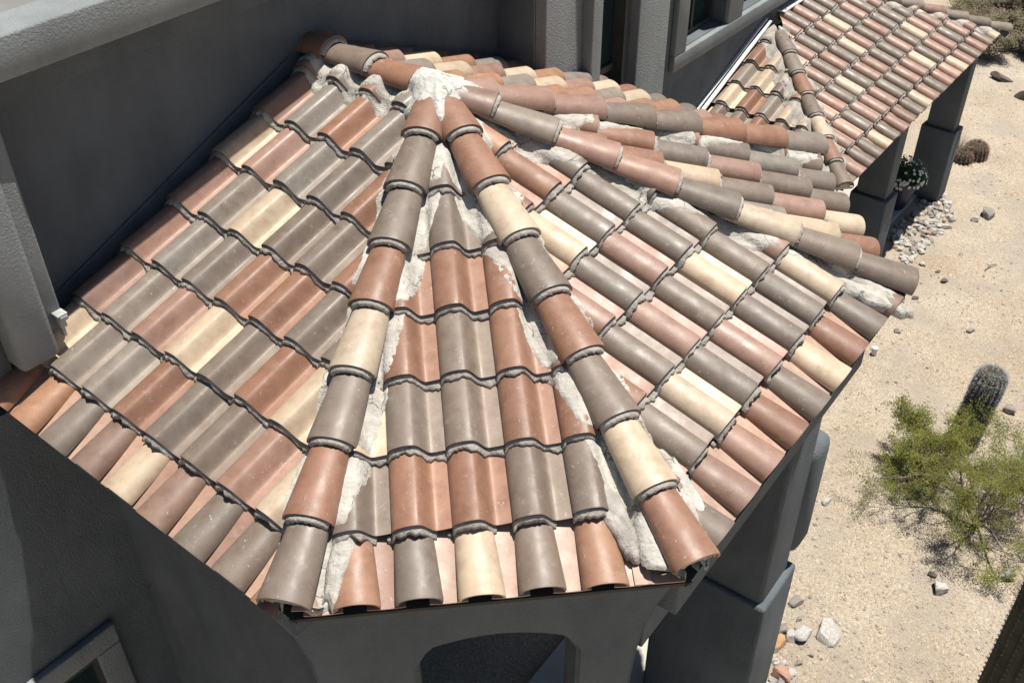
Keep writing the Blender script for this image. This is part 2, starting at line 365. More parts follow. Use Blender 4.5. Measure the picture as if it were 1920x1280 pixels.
def box_frame(bm, n0, n1, l0, l1, z0, z1, a=-45, bev=0.0, top=None):
    """box in the rotated wall frame: n along azimuth a, l along a+90"""
    n = vdir(a); l = vdir(a + 90); vs = []
    for z in (z0, z1):
        for (x, y) in ((n0, l0), (n1, l0), (n1, l1), (n0, l1)): vs.append(bm.verts.new(n * x + l * y + np.array([0, 0, z])))
    F = [(0, 3, 2, 1), (4, 5, 6, 7), (0, 1, 5, 4), (1, 2, 6, 5), (2, 3, 7, 6), (3, 0, 4, 7)]
    fs = [bm.faces.new([vs[i] for i in f]) for f in F]
    if bev:
        es = list({e for f in fs for e in f.edges}); bmesh.ops.bevel(bm, geom=es, offset=bev, segments=3, profile=.5, affect='EDGES')
def boxobj(name, args, m, parent, a=-45, bev=0.0):
    bm = bmesh.new()
    for g in args: box_frame(bm, *g, a=a, bev=bev)
    bmesh.ops.recalc_face_normals(bm, faces=bm.faces[:])
    return bmobj(name, bm, m, parent, auto=35)

# ================================================================== ENTRY PORTICO (octagonal tiled roof)
O = (0, 0, 0); EZ = -0.9603
HIP = {'A': (-107.065, .3548, 2.707), 'B': (-71.238, .3515, 2.732), 'C': (-17.126, .3607, 2.662), 'D': (17.332, .3565, 2.694)}
SL = Slope(O, -135.11, 21.90, 2.6203, -.6796, 2.560)
SF = Slope(O, -90.0, 20.36, 2.7599, -.3530, 2.712)
SR = Slope(O, -42.70, 21.80, 2.5886, -.6232, 2.530)
SFR = Slope(O, -1.03, 20.58, 2.690, -.4080, 2.625)
SB = Slope(O, 44.89, 21.90, 2.6203, -1.05, 2.560)
NW = vdir(-45); LW = vdir(45); W1N = -.975
wallclip = (Vector(NW * (W1N - .01)), Vector(-NW))
CO = .105
SL.clips = [hplane(O, HIP['A'][0], -1, CO), hplane(O, 134.89, 1, .085), wallclip]
SF.clips = [hplane(O, HIP['A'][0], 1, CO), hplane(O, HIP['B'][0], -1, CO)]
SR.clips = [hplane(O, HIP['B'][0], 1, CO), hplane(O, HIP['C'][0], -1, CO)]
SFR.clips = [hplane(O, HIP['C'][0], 1, CO), hplane(O, HIP['D'][0], -1, CO)]
SB.clips = [hplane(O, HIP['D'][0], 1, CO), hplane(O, 134.89, -1, .085), wallclip]

for sl_, hh_ in ((SL, [('A', -1)]), (SF, [('A', 1), ('B', -1)]), (SR, [('B', 1), ('C', -1)]), (SFR, [('C', 1), ('D', -1)])): sl_.eclips = [hplane(O, HIP[k][0], g, .03) for k, g in hh_] + ([wallclip] if sl_ is SL else [])
portico = empty('entry_portico', (0, 0, -5.75), 'stucco entry portico under a big octagonal roof of mixed grey, terracotta and cream barrel tiles', 'portico')
colL = {(1,-1):'C',(1,0):'g',(1,1):'g',(1,2):'T',(1,3):'G',(1,4):'G',(1,5):'P',(1,6):'C',(2,-1):'P',(2,0):'g',(2,1):'P',(2,2):'C',(2,3):'G',(2,4):'T',(2,5):'C',(2,6):'C',
 (3,-1):'P',(3,0):'g',(3,1):'G',(3,2):'T',(3,3):'T',(3,4):'G',(3,5):'G',(4,-1):'P',(4,0):'g',(4,1):'C',(4,2):'G',(4,3):'G',(4,4):'T',(4,5):'T',
 (5,-1):'C',(5,0):'P',(5,1):'g',(5,2):'G',(5,3):'T',(5,4):'T',(6,-1):'P',(6,0):'g',(6,1):'T',(6,2):'g',(6,3):'g',(7,-1):'P',(7,0):'g',(7,1):'T',(7,2):'g'}
colF = {(1,-2):'G',(1,-1):'G',(1,0):'T',(1,1):'T',(1,2):'G',(1,3):'G',(1,4):'G',(2,-2):'C',(2,-1):'C',(2,0):'G',(2,1):'G',(2,2):'T',(2,3):'T',(3,-1):'P',(3,0):'T',(3,1):'G',(3,2):'T',
 (4,0):'T',(4,1):'T',(4,2):'T',(4,-1):'P',(5,0):'G',(5,1):'G',(5,2):'G',(6,0):'G',(6,1):'G',(6,2):'G',(7,1):'G',(7,0):'G'}
colR = {(1,-3):'G',(1,-2):'T',(1,-1):'G',(1,0):'C',(1,1):'G',(1,2):'P',(1,3):'G',(1,4):'G',(1,5):'C',(1,6):'C',(2,-2):'T',(2,-1):'T',(2,0):'G',(2,1):'P',(2,2):'G',(2,3):'C',(2,4):'G',(2,5):'P',
 (3,-1):'P',(3,0):'P',(3,1):'G',(3,2):'P',(3,3):'G',(3,4):'G',(4,0):'O',(4,1):'C',(4,2):'G',(4,3):'G',(4,4):'G',(5,1):'T',(5,2):'T',(5,3):'G',(6,2):'O',(6,3):'O',(6,1):'O',(7,2):'O',(7,3):'O'}
colFR = {(1,-2):'P',(1,-1):'P',(1,0):'C',(1,1):'P',(1,2):'G',(1,3):'g',(1,4):'P',(2,-1):'P',(2,0):'g',(2,1):'G',(2,2):'P',(2,3):'G',(3,0):'P',(3,1):'C',(3,2):'G',(3,3):'P',(4,0):'P',(4,1):'T',(4,2):'T',(5,1):'T',(5,2):'P'}
colB = {(k, j): 'OPgCTOPgOC'[(k * 3 + j * 4) % 10] for k in range(0, 8) for j in range(-6, 9)}
def slope_part(sl, col, js, eave_js, ecols):
    o = tile_field(sl, col, range(1, 8), js, portico)
    eave_row(sl, eave_js, ecols, o, (eave_js[-1] + 1,))
    return o
pL = slope_part(SL, colL, range(-2, 8), range(-1, 8), {-1: 'O', 0: 'O', 1: 'G', 2: 'B', 3: 'C', 4: 'B', 5: 'G', 6: 'G', 7: 'O'})
pF = slope_part(SF, colF, range(-4, 6), range(-2, 4), {-2: 'K', -1: 'O', 0: 'G', 1: 'C', 2: 'G', 3: 'O'})
pR = slope_part(SR, colR, range(-4, 8), range(-2, 7), {-2: 'G', -1: 'B', 0: 'P', 1: 'T', 2: 'G', 3: 'C', 4: 'T', 5: 'G', 6: 'B'})
pFR = slope_part(SFR, colFR, range(-3, 6), range(-2, 5), {-2: 'P', -1: 'P', 0: 'T', 1: 'C', 2: 'G', 3: 'G', 4: 'G'})
pB = slope_part(SB, colB, range(-7, 9), range(-1, 8), {})
# decking under the tiles
def deck(sl, parent, pts_st, th=.035, h=-.062):
    n = len(pts_st); V = [sl.P(a, t, h) for a, t in pts_st] + [sl.P(a, t, h - th) for a, t in pts_st]
    F = [tuple(range(n)), tuple(range(2 * n - 1, n - 1, -1))] + [(i, i + n, (i + 1) % n + n, (i + 1) % n) for i in range(n)]
    return pymesh('roof_deck', V, F, M_DECK, parent)
def hippt(k, off=-.05):
    az, s, r = HIP[k]; return vdir(az) * (r + off) - np.array([0, 0, s * (r + off)])
for sl, pa, a, b in ((SL, pL, None, 'A'), (SF, pF, 'A', 'B'), (SR, pR, 'B', 'C'), (SFR, pFR, 'C', 'D'), (SB, pB, 'D', None)):
    pts = [(0.0, 0.0)]
    ridge_w = vdir(134.89) * .98
    if a: pts.append(sl.st(hippt(a)))
    else:
        pts.append(sl.st(ridge_w)); e = sl.st(ridge_w)[1]; pts.append((2.50, e))
    if b: pts.append(sl.st(hippt(b)))
    else:
        e = sl.st(ridge_w)[1]; pts.append((2.50, e)); pts.append(sl.st(ridge_w))
    deck(sl, pa, pts)
# hip caps and the ridge to the wall
hA = cap_run(portico, O, HIP['A'][0], HIP['A'][1], HIP['A'][2] - .045, 8, 'GTGCTGGT')
hB = cap_run(portico, O, HIP['B'][0], HIP['B'][1], HIP['B'][2] - .055, 8, 'TCGTGCTT')
hC = cap_run(portico, O, HIP['C'][0], HIP['C'][1], HIP['C'][2] - .055, 8, 'GGCGPPgB')
hD = cap_run(portico, O, HIP['D'][0], HIP['D'][1], HIP['D'][2] - .075, 8, 'gTTGGPPP', stack=False)
hE = cap_run(portico, vdir(134.89) * 1.04, -45.11, 0.0, .93, 3, 'TGOT', hb=.030, stack=False, e_h=.335)
# mortar bands
R90 = [('A', SL, -1), ('A', SF, 1), ('B', SF, -1), ('B', SR, 1), ('C', SR, -1), ('C', SFR, 1), ('D', SFR, -1), ('D', SB, 1)]
host = {'A': hA, 'B': hB, 'C': hC, 'D': hD}
wid = {('A', -1): .138, ('A', 1): .168, ('B', -1): .172, ('B', 1): .138, ('C', -1): .165, ('C', 1): .135, ('D', -1): .165, ('D', 1): .13}
for i, (k, sl, sg) in enumerate(R90):
    az, s_, r_ = HIP[k]; hip_mortar(host[k], O, az, s_, .16, r_ - .07, sl, sg, 11 * i + 3, q_out=wid[(k, sg)])
hip_mortar(hE, (0, 0, 0), 134.89, 0.0, .10, .97, SL, 1, 77, q_out=.20, amp=.04, lift=.012)
hip_mortar(hE, (0, 0, 0), 134.89, 0.0, .10, .97, SB, -1, 79, q_out=.16, amp=.02)
# crown of mortar over the point where all the caps meet
def crown():
    lobes = [(-88.5, .30, 11), (-55, .19, 14), (-28, .22, 12), (2, .26, 14), (30, .22, 18), (70, .18, 22), (-122, .20, 16), (-150, .21, 20), (170, .18, 22), (120, .16, 24)]
    nr, na = 30, 144; XY = [(0.0, 0.0)]; F = []
    def U(X):
        z = min(-(X @ q.u) * math.tan(q.p) for q in (SL, SF, SR, SFR, SB)) + .045
        for (az, sp, _) in list(HIP.values()) + [(134.89, 0, 0)]:
            al = X @ vdir(az); la = X @ vdir(az + 90)
            if al > 0 and abs(la) < .097: z = max(z, -sp * al + .026 + .085 * math.sqrt(max(0, 1 - (la / .097) ** 2)) ** .9)
        return z
    for i in range(1, nr + 1):
        for j in range(na):
            a = 360 * j / na; Rr = .15
            for (c, rr, wd) in lobes:
                dd = abs((a - c + 180) % 360 - 180); Rr = max(Rr, .15 + (rr - .15) * math.exp(-(dd / wd) ** 2))
            Rr += .012 * vn(a * .12, 3, 1) + .007 * vn(a * .4, 8, 1)
            X = vdir(a) * Rr * i / nr; XY.append((X[0], X[1]))
    Us = [U(np.array([x, y, 0])) for x, y in XY]; Us[0] = .118; Z = list(Us)
    def nb(k):
        if k == 0: return range(1, na + 1)
        i, j = divmod(k - 1, na); o = [1 + i * na + (j + 1) % na, 1 + i * na + (j - 1) % na, k - na if i > 0 else 0]
        if i < nr - 1: o.append(k + na)
        return o
    for it in range(40):
        Z = [max(Us[k] + .006, .35 * Z[k] + .65 * sum(Z[b] for b in nb(k)) / len(nb(k))) for k in range(len(Z))]
    V = []
    for k, (x, y) in enumerate(XY):
        f = 0 if k == 0 else ((k - 1) // na + 1) / nr
        z = Z[k] + .022 * (1 - f ** 4) + (.005 * vn(x * 24, y * 24, 4) + .003 * vn(x * 60, y * 60, 9)) * (1 - f ** 6)
        if f > .99: z = Us[k] - .012
        V.append((x, y, z))
    for j in range(na): F.append((0, 1 + j, 1 + (j + 1) % na))
    for i in range(nr - 1):
        for j in range(na):
            a = 1 + i * na + j; b = 1 + i * na + (j + 1) % na; F.append((a, a + na, b + na, b))
    pymesh('crown_mortar', V, F, M_CROWN, portico, smooth=True)
crown()
# trowelled end lumps at the eave of hips A, B and C
def lump(parent, az, slope, r, q, sl, lx, ly, hh_, seed, m=M_MORTW):
    a = vdir(az); perp = vdir(az + 90); V = []; F = []; nr, na = 10, 40
    c0 = a * r + perp * q
    for i in range(nr + 1):
        for j in range(na):
            an = 2 * math.pi * j / na; f = i / nr; wob = 1 + .28 * vn(math.cos(an) * 1.6 + seed, math.sin(an) * 1.6, seed) + .12 * vn(math.cos(an) * 6 + seed, math.sin(an) * 6, seed)
            X = c0 + a * (lx * f * wob * math.cos(an)) + perp * (ly * f * wob * math.sin(an))
            s_, t_ = sl.st(X); P = sl.P(s_, t_, .02 + (hh_ * (1 - f ** 3) if f < .99 else -.03) + .008 * vn(X[0] * 30, X[1] * 30, seed) + .004 * vn(X[0] * 90, X[1] * 90, seed))
            V.append(P)
    for i in range(nr):
        for j in range(na):
            b = i * na + j; c = i * na + (j + 1) % na; F.append((b, b + na, c + na, c))
    pymesh('mortar_patch', V, F, m, parent, smooth=True)
lump(hA, HIP['A'][0], .355, 2.40, .155, SF, .22, .050, .035, 3)
lump(hB, HIP['B'][0], .352, 2.36, -.185, SF, .18, .060, .030, 9, M_MORT)
lump(hC, HIP['C'][0], .361, 2.42, -.15, SR, .22, .065, .030, 15)
lump(hB, HIP['B'][0], .352, 2.35, .155, SR, .22, .045, .030, 21)

# ---- portico walls
PW = M_STUC
def arch_wall():
    # front beam and legs facing the viewer (azimuth -90): outline with an arched opening and flared shoulders
    y0, y1 = -2.35, -2.05; zt = -.98; zb = -5.75
    outer = [(-.97, zt)] + [(-.93, -1.12), (-.885, -1.22), (-.82, -1.36), (-.775, -1.55), (-.755, -1.75), (-.75, zb)]
    outR = [(.70, zb), (.70, -1.9), (.715, -1.7), (.745, -1.5), (.80, -1.34), (.87, -1.20), (.94, -1.10), (.99, zt)]
    inn = [(.43, zb), (.43, -1.64)]
    for i in range(0, 17):
        a = i / 16; x = .40 - .66 * a; inn.append((x, -1.545 + .075 * math.sin(math.pi * a) ** .8 - (.03 if i in (0, 16) else 0)))
    inn += [(-.30, -1.66), (-.30, zb)]
    poly = outer + [(-.30, zb)] + [p for p in reversed(inn[1:-1])] + [(.43, zb)] + outR
    n = len(poly); V = [(x, y0, z) for x, z in poly] + [(x, y1, z) for x, z in poly]
    F = [tuple(range(n)), tuple(range(2 * n - 1, n - 1, -1))] + [(i, i + n, (i + 1) % n + n, (i + 1) % n) for i in range(n)]
    me = bpy.data.meshes.new('wall'); me.from_pydata(V, [], F)
    bm = bmesh.new(); bm.from_mesh(me); bmesh.ops.recalc_face_normals(bm, faces=bm.faces[:])
    es = [e for e in bm.edges if len(e.link_faces) == 2 and abs(e.link_faces[0].normal.y - e.link_faces[1].normal.y) > .5 and all(v.co.y < y0 + .01 for v in e.verts)]
    bmesh.ops.bevel(bm, geom=es, offset=.018, segments=3, affect='EDGES')
    bmobj('wall', bm, PW, portico, auto=40)
arch_wall()
# beams under the other eaves and the left wall of the porch
boxobj('wall', [(-.9, 1.02, -1.97, -1.785, -5.75, -.86)], PW, portico)                     # wall under the left slope
boxobj('beam', [(-.9, 1.15, -2.26, -1.975, -1.25, -.98)], PW, portico)
boxobj('beam', [(1.75, 2.0, -.95, 1.0, -2.1, -.93)], PW, portico, a=-42.7, bev=.01)
boxobj('beam', [(2.0, 2.22, -1.1, 1.1, -1.5, -.99)], PW, portico, a=-42.7, bev=.01)
boxobj('beam', [(2.05, 2.32, -.6, .62, -1.5, -.99)], PW, portico, a=-1.0, bev=.01)
pil = boxobj('pillar', [(1.2, 2.0, .94, 1.40, -5.75, -.93)], PW, portico, a=-42.7, bev=.035)
boxobj('pillar_base', [(1.17, 2.05, .90, 1.45, -5.75, -3.75)], PW, pil, a=-42.7, bev=.03)
# rounded haunch beside the pillar
boxobj('corbel', [(1.84, 2.04, 1.34, 1.66, -3.62, -2.55)], PW, pil, a=-42.7, bev=.095)

# ================================================================== HOUSE
house = empty('stucco_house', (-1.2, .2, -5.75), 'grey stucco house wall with parapet, pilasters and deep windows behind the tiled roofs', 'house')
ZG = -5.75
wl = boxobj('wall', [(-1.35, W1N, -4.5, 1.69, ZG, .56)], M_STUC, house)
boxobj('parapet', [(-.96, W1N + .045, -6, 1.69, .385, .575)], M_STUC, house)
boxobj('cornice', [(-.955, -.715, -6, 1.69, .575, .765)], M_TRIM_LIT, house, bev=.012)
boxobj('flat_roof', [(-6, -.955, -8, 1.69, .40, .42)], M_ROOFM, house)
for sl_, e_ in ((SL, (.15, 2.2)), (SB, (.15, 2.2))):
    tt = sl_.st(vdir(134.89) * .963)[1]; ps = [sl_.P(a, tt, h) for a in e_ for h in (.085, .092)]; ps2 = [p + NW * .012 for p in ps]
    pymesh('flashing', ps + ps2, [(0, 1, 3, 2), (4, 6, 7, 5), (0, 4, 5, 1), (2, 3, 7, 6), (1, 5, 7, 3), (0, 2, 6, 4)], M_STUC, house)
# far-left wall face, lower, with its window surround
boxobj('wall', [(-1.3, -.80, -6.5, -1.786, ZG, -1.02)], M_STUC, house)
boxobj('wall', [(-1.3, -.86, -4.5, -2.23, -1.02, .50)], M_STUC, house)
pl = boxobj('pilaster', [(-.86, -.70, -2.245, -2.04, -.80, .50)], M_TRIM_LIT, house, bev=.03)
boxobj('pilaster', [(-.95, -.765, -2.2, -1.945, -.70, .52)], M_TRIM_LIT, house, bev=.015)
sur = boxobj('window_surround', [(-.80, -.745, -3.9, -2.26, -2.92, -2.76), (-.80, -.745, -2.42, -2.26, -4.6, -2.921)], M_TRIM_LIT, house, bev=.012)
boxobj('window_glass', [(-.79, -.785, -3.9, -2.42, -4.6, -2.921)], M_GLASS, sur)
boxobj('window_frame', [(-.784, -.765, -2.45, -2.421, -4.6, -2.921), (-.784, -.765, -3.9, -2.45, -2.96, -2.921)], M_FRAME, sur)
# stepped pilasters and tall window of the stair bay (right of the big wall)
boxobj('wall', [(-1.9, -.653, 1.692, 1.715, -6, .9)], M_STUC, house, bev=.008)
boxobj('pilaster', [(-1.9, -.567, 1.712, 2.152, -6, .9)], M_TRIM_LIT, house, bev=.012)
boxobj('pilaster', [(-1.9, -.484, 2.150, 2.274, -6, .9)], M_TRIM_LIT, house, bev=.012)
boxobj('pilaster', [(-1.9, -.53, 2.833, 3.274, -6, .9)], M_TRIM_LIT, house, bev=.012)
win = boxobj('window', [(-.72, -.70, 2.27, 2.84, -6, .9)], M_GLASS, house)
boxobj('window_frame', [(-.70, -.60, 2.74, 2.79, -6, .9), (-.70, -.66, 2.27, 2.30, -6, .9), (-.70, -.68, 2.27, 2.84, -1.0, -.95)], M_FRAME, win)
boxobj('wall', [(-1.9, -.99, 1.69, 3.27, .9, 1.0)], M_STUC, house)
# long wall beyond with big windows, above the side porch
W2 = -1.78
segs = []
LO = 5.73; op = [(5.73, 6.62), (6.95, 8.6), (8.95, 10.4)]
segs.append((W2 - .25, W2, 3.2, 11.2, ZG, -2.15)); segs.append((W2 - .25, W2, 3.2, 11.2, -.6, 0.6)); segs.append((W2 - .25, W2, 3.2, 5.73, -2.149, -.601))
for (a, b), (c, d) in zip(op[:-1], op[1:]): segs.append((W2 - .25, W2, b, c, -2.149, -.601))
segs.append((W2 - .25, W2, 10.4, 11.2, -2.149, -.601))
boxobj('wall', segs, M_STUC, house)
boxobj('window_surround', [(W2, W2 + .07, 5.50, 11.1, -2.33, -2.152), (W2, W2 + .068, 5.50, 5.728, -2.151, -.60)] + [(W2, W2 + .066, b + .002, c - .002, -2.151, -.60) for (a, b), (c, d) in zip(op[:-1], op[1:])], M_TRIM_LIT, house, bev=.012)
for a, b in op:
    wn = boxobj('window', [(W2 - .20, W2 - .185, a, b, -2.15, -.6)], M_GLASS, house)
    boxobj('window_frame', [(W2 - .184, W2 - .14, a, a + .05, -2.10, -.6), (W2 - .184, W2 - .14, b - .05, b, -2.10, -.6), (W2 - .184, W2 - .14, a, b, -2.149, -2.10), (W2 - .184, W2 - .145, (a + b) / 2 - .02, (a + b) / 2 + .02, -2.10, -.6)], M_FRAME, wn)
# small white bracket on the pilaster foot
M_GALV = noisy('galvanised_metal', (.30, .31, .31), (.48, .49, .48), 18, .5, .3, 60, .003, .5)
br = boxobj('gutter_bracket', [(-.765, -.715, -1.995, -1.962, -.675, -.61), (-.768, -.71, -2.0, -1.945, -.609, -.60), (-.712, -.706, -1.99, -1.95, -.635, -.61), (-.765, -.735, -1.985, -1.968, -.74, -.676)], M_GALV, None, bev=.003)
tag(br, 'small bent pale metal bracket at the foot of the left pilaster above the tiles', 'bracket')
gut = boxobj('eave_flashing', [(2.38, 2.50, -.99, -.90, -1.06, -1.03)], M_METAL, None, a=-135.11, bev=.003)
tag(gut, 'small bent white metal flashing at the left end of the front eave', 'flashing')

# ================================================================== SIDE PORCH
porch = empty('side_porch', (6, 6.5, ZG), 'long low side porch with stucco pillars and a weathered mixed-colour tile roof', 'porch')
O2 = (4.289, 6.635, -2.489)
SG = Slope(O2, -43.66, 22.40, 2.039, -1.237, 1.99)
SH = Slope(O2, -133.66, 22.40, 1.745, -.019, 1.70)
hs = math.tan(R(22.4)) * math.cos(R(45))
# far corner of the porch roof
O3x = np.array(O2) + SG.v * 1.55
SG.clips = [hplane(O2, -88.66, 1, .085), hplane(O3x, 1.34, -1, .085), (Vector(NW * (W2 + .05)), Vector(-NW))]
SH.clips = [hplane(O2, -88.66, -1, .085), (Vector(NW * (W2 + .09)), Vector(-NW))]
SG.clips = SG.clips
rows = {0: 'PGGCGPBGCPGTTCPGPGCPG', 1: 'PPGPPPGGPPCGPPGPPPPG', 2: 'PPPGCGTPGGPGCPPPPGP', 3: 'GGGPGPGCPGPGGGPPGPG', 4: 'PGTCPGGPCGPGPPGGPC', 5: 'GPGGCPGPGGPCGPGGPG', 6: 'GPGPCGGPGCPGPGGPGG'}
colG = {}
for k, s_ in rows.items():
    for i, ch in enumerate(s_.replace('T', 'P').replace('PP', 'PK', 1)): colG[(k, i - (1 if k == 0 else 0))] = ch
colH = {(4,0):'G',(3,0):'T',(2,0):'g',(1,0):'C',(0,0):'G',(3,1):'C',(2,1):'C',(1,1):'T',(0,1):'G',(2,2):'G',(1,2):'g',(0,2):'T',(1,3):'C',(0,3):'G',(0,4):'G',(4,-1):'g',(3,-1):'P'}
pG = tile_field(SG, colG, range(1, 6), range(-3, 20), porch)
eave_row(SG, range(-3, 20), {j: colG.get((0, j)) for j in range(-3, 20)}, pG)
pH = tile_field(SH, colH, range(0, 5), range(-1, 6), porch)
hg = cap_run(porch, O2, -88.66, hs, 2.60, 7, 'GTCGTgGT', hb=.03, w_=(.076, .100), hh=(.060, .082))
hip_mortar(hg, O2, -88.66, hs, .05, 2.45, SG, 1, 101, q_out=.15, amp=.02, m=M_MORT)
hip_mortar(hg, O2, -88.66, hs, .05, 2.45, SH, -1, 105, q_out=.24, amp=.04, m=M_MORT)
h3 = cap_run(porch, O3x, 1.34, hs, 2.66, 7, 'gGgPgGgG', hb=.03, w_=(.076, .100), hh=(.060, .082))
hip_mortar(h3, O3x, 1.34, hs, .05, 2.5, SG, -1, 111, q_out=.17, amp=.03, m=M_MORTW)
def dk(sl, pa, pts): deck(sl, pa, pts, h=-.062)
t_h = 1.99
dk(SG, pG, [(0, 0), (1.93, -1.80), (1.93, 3.33), (0, 1.55)])
dk(SH, pH, [(0, 0), (1.93, -.2), (1.93, 1.80)])
fl = boxobj('flashing', [(W2 + .002, W2 + .10, 8.0, 9.3, -2.44, -2.425)], M_METAL, porch)
# white flashing along the lean-to roof where it meets the wall
Vv = []; 
def flash_strip(n0, n1, h, nm):
    pts = []
    for a in (0.0, 2.1):
        X = SH.P(a, 0, h)
        for nn in (n0, n1):
            # move along wall normal to plane n
            d = (nn - X @ NW) / (SH.v @ NW); pts.append(X + SH.v * d)
    pymesh(nm, pts + [p - np.array([0, 0, .02]) for p in pts], [(0, 1, 3, 2), (4, 6, 7, 5), (0, 4, 5, 1), (2, 3, 7, 6), (1, 5, 7, 3), (0, 2, 6, 4)], M_METAL, porch)
flash_strip(W2 + .002, W2 + .035, .075, 'flashing'); flash_strip(W2 + .045, W2 + .09, .045, 'flashing')
# porch beam, pillars, slab
boxobj('beam', [(-.50, -.32, 6.2, 10.9, -3.62, -3.40)], M_STUC, porch, bev=.01)
for l0, l1 in ((8.30, 8.56), (10.66, 10.87)):
    pp = boxobj('pillar', [(-.45, -.05, l0, l1, -4.6, -3.40)], M_STUC, porch, bev=.02)
    boxobj('pillar_base', [(-.50, 0.0, l0 - .05, l1 + .06, ZG, -4.6)], M_STUC, pp, bev=.02)
slab = boxobj('porch_floor', [(-1.78, -.30, 2.5, 11.0, ZG - .1, ZG + .06)], M_CONC, None); tag(slab, kind='structure')
step = boxobj('entry_floor', [(.3, 2.25, -1.6, 1.7, ZG - .1, ZG + .12)], M_CONC, None, a=-42.7); tag(step, kind='structure')

# ================================================================== GROUND
def ground():
    m, nd, lk, b = mat('desert_gravel'); tc = N(nd, 'ShaderNodeTexCoord')
    def noi(s, d=6, r=.6): n = N(nd, 'ShaderNodeTexNoise'); n.inputs['Scale'].default_value = s; n.inputs['Detail'].default_value = d; n.inputs['Roughness'].default_value = r; lk.new(tc.outputs['Object'], n.inputs['Vector']); return n.outputs['Fac']
    r1 = ramp(nd, (.32, (.43, .35, .255)), (.50, (.51, .43, .325)), (.70, (.53, .465, .375))); lk.new(noi(.9, 5), r1.inputs[0]); col = r1.outputs[0]
    r2 = ramp(nd, (.38, (.50, .48, .46)), (.50, (.98, .97, .96)), (.62, (1.08, 1.06, 1.04))); lk.new(noi(34, 10, .85), r2.inputs[0]); col = mixc(nd, lk, 1.0, col, r2.outputs[0], 'MULTIPLY')
    vo = N(nd, 'ShaderNodeTexVoronoi'); vo.inputs['Scale'].default_value = 75; lk.new(tc.outputs['Object'], vo.inputs['Vector'])
    rv = ramp(nd, (0, (0, 0, 0)), (.5, (1, 1, 1))); 
    sp = N(nd, 'ShaderNodeSeparateColor'); lk.new(vo.outputs['Color'], sp.inputs[0])
    rs = ramp(nd, (.80, (0, 0, 0)), (.86, (.55, .55, .55))); lk.new(sp.outputs[0], rs.inputs[0]); col = mixc(nd, lk, rs.outputs[0], col, (.30, .25, .20))
    rs2 = ramp(nd, (.86, (0, 0, 0)), (.92, (.6, .6, .6))); lk.new(sp.outputs[1], rs2.inputs[0]); col = mixc(nd, lk, rs2.outputs[0], col, (.66, .60, .50))
    r7 = ramp(nd, (.47, (0, 0, 0)), (.62, (.7, .7, .7))); lk.new(noi(1.7, 8, .7), r7.inputs[0]); col = mixc(nd, lk, r7.outputs[0], col, (.38, .33, .27))
    r8 = ramp(nd, (.60, (0, 0, 0)), (.70, (.6, .6, .6))); lk.new(noi(12, 8, .8), r8.inputs[0]); col = mixc(nd, lk, r8.outputs[0], col, (.27, .21, .15))
    lk.new(col, b.inputs['Base Color']); b.inputs['Roughness'].default_value = .95; b.inputs['Specular IOR Level'].default_value = .15
    ad = N(nd, 'ShaderNodeMath', operation='ADD'); mu = N(nd, 'ShaderNodeMath', operation='MULTIPLY'); lk.new(vo.outputs['Distance'], mu.inputs[0]); mu.inputs[1].default_value = -.35
    lk.new(noi(30, 8, .7), ad.inputs[0]); lk.new(mu.outputs[0], ad.inputs[1])
    bp = N(nd, 'ShaderNodeBump'); bp.inputs['Strength'].default_value = 1; bp.inputs['Distance'].default_value = .022; lk.new(ad.outputs[0], bp.inputs['Height']); lk.new(bp.outputs[0], b.inputs['Normal'])
    def axis(c): 
        near = np.arange(-9, 14, .11); return np.concatenate([[-300, -120, -50, -25, -15, -11], near, [15, 18, 24, 35, 60, 120, 300]]) + c
    xs = axis(4); ys = axis(3); V = []; F = []
    for y in ys:
        for x in xs:
            z = ZG + (.035 * vn(x * .6, y * .6, 0) + .014 * vn(x * 2.3, y * 2.3, 5) + .008 * vn(x * 6, y * 6, 8) - .01 if abs(x) < 40 else 0); V.append((x, y, z))
    nx = len(xs)
    for i in range(len(ys) - 1):
        for j in range(nx - 1): a = i * nx + j; F.append((a, a + 1, a + nx + 1, a + nx))
    tag(pymesh('ground', V, F, m, smooth=True), kind='structure')
ground()
def gz(x, y): return ZG + .035 * vn(x * .6, y * .6, 0) + .014 * vn(x * 2.3, y * 2.3, 5) + .008 * vn(x * 6, y * 6, 8) - .01
# camera ray helper used only to read real ground positions off the photograph when laying things out
CM = np.array(camo.matrix_world)
def at(px, py, z=ZG):
    d = CM[:3, :3] @ np.array([(px - 960) / 1990.8, -(py - 640) / 1990.8, -1.0]); C0 = CM[:3, 3]; return C0 + d * ((z - C0[2]) / d[2])

# rocks
def rock_mat(name, c1, c2): return noisy(name, c1, c2, 9, .9, .7, 45, .008)
M_RW = rock_mat('white_stone', (.40, .37, .335), (.62, .59, .55)); M_RG = rock_mat('grey_stone', (.22, .19, .17), (.38, .35, .31))
M_RR = rock_mat('red_stone', (.42, .22, .15), (.50, .32, .25)); M_RO = rock_mat('orange_stone', (.50, .27, .12), (.55, .36, .20)); M_RD = rock_mat('dark_stone', (.10, .08, .07), (.20, .17, .15))
def rock_mesh(seed, flat=.6, cuts=7):
    r = random.Random(seed); bm = bmesh.new(); bmesh.ops.create_icosphere(bm, subdivisions=3, radius=1)
    for _ in range(cuts):
        n = Vector((r.gauss(0, 1), r.gauss(0, 1), r.gauss(0, .8))).normalized(); d = r.uniform(.42, .78)
        for v in bm.verts:
            k = v.co.dot(n) - d
            if k > 0: v.co -= n * k
    for v in bm.verts: v.co *= 1 + .08 * vn(v.co.x * 2 + seed, v.co.y * 2, v.co.z * 2); v.co.z *= flat
    me = bpy.data.meshes.new('stone'); bm.to_mesh(me); bm.free(); me.shade_smooth(); me.set_sharp_from_angle(angle=R(22)); return me
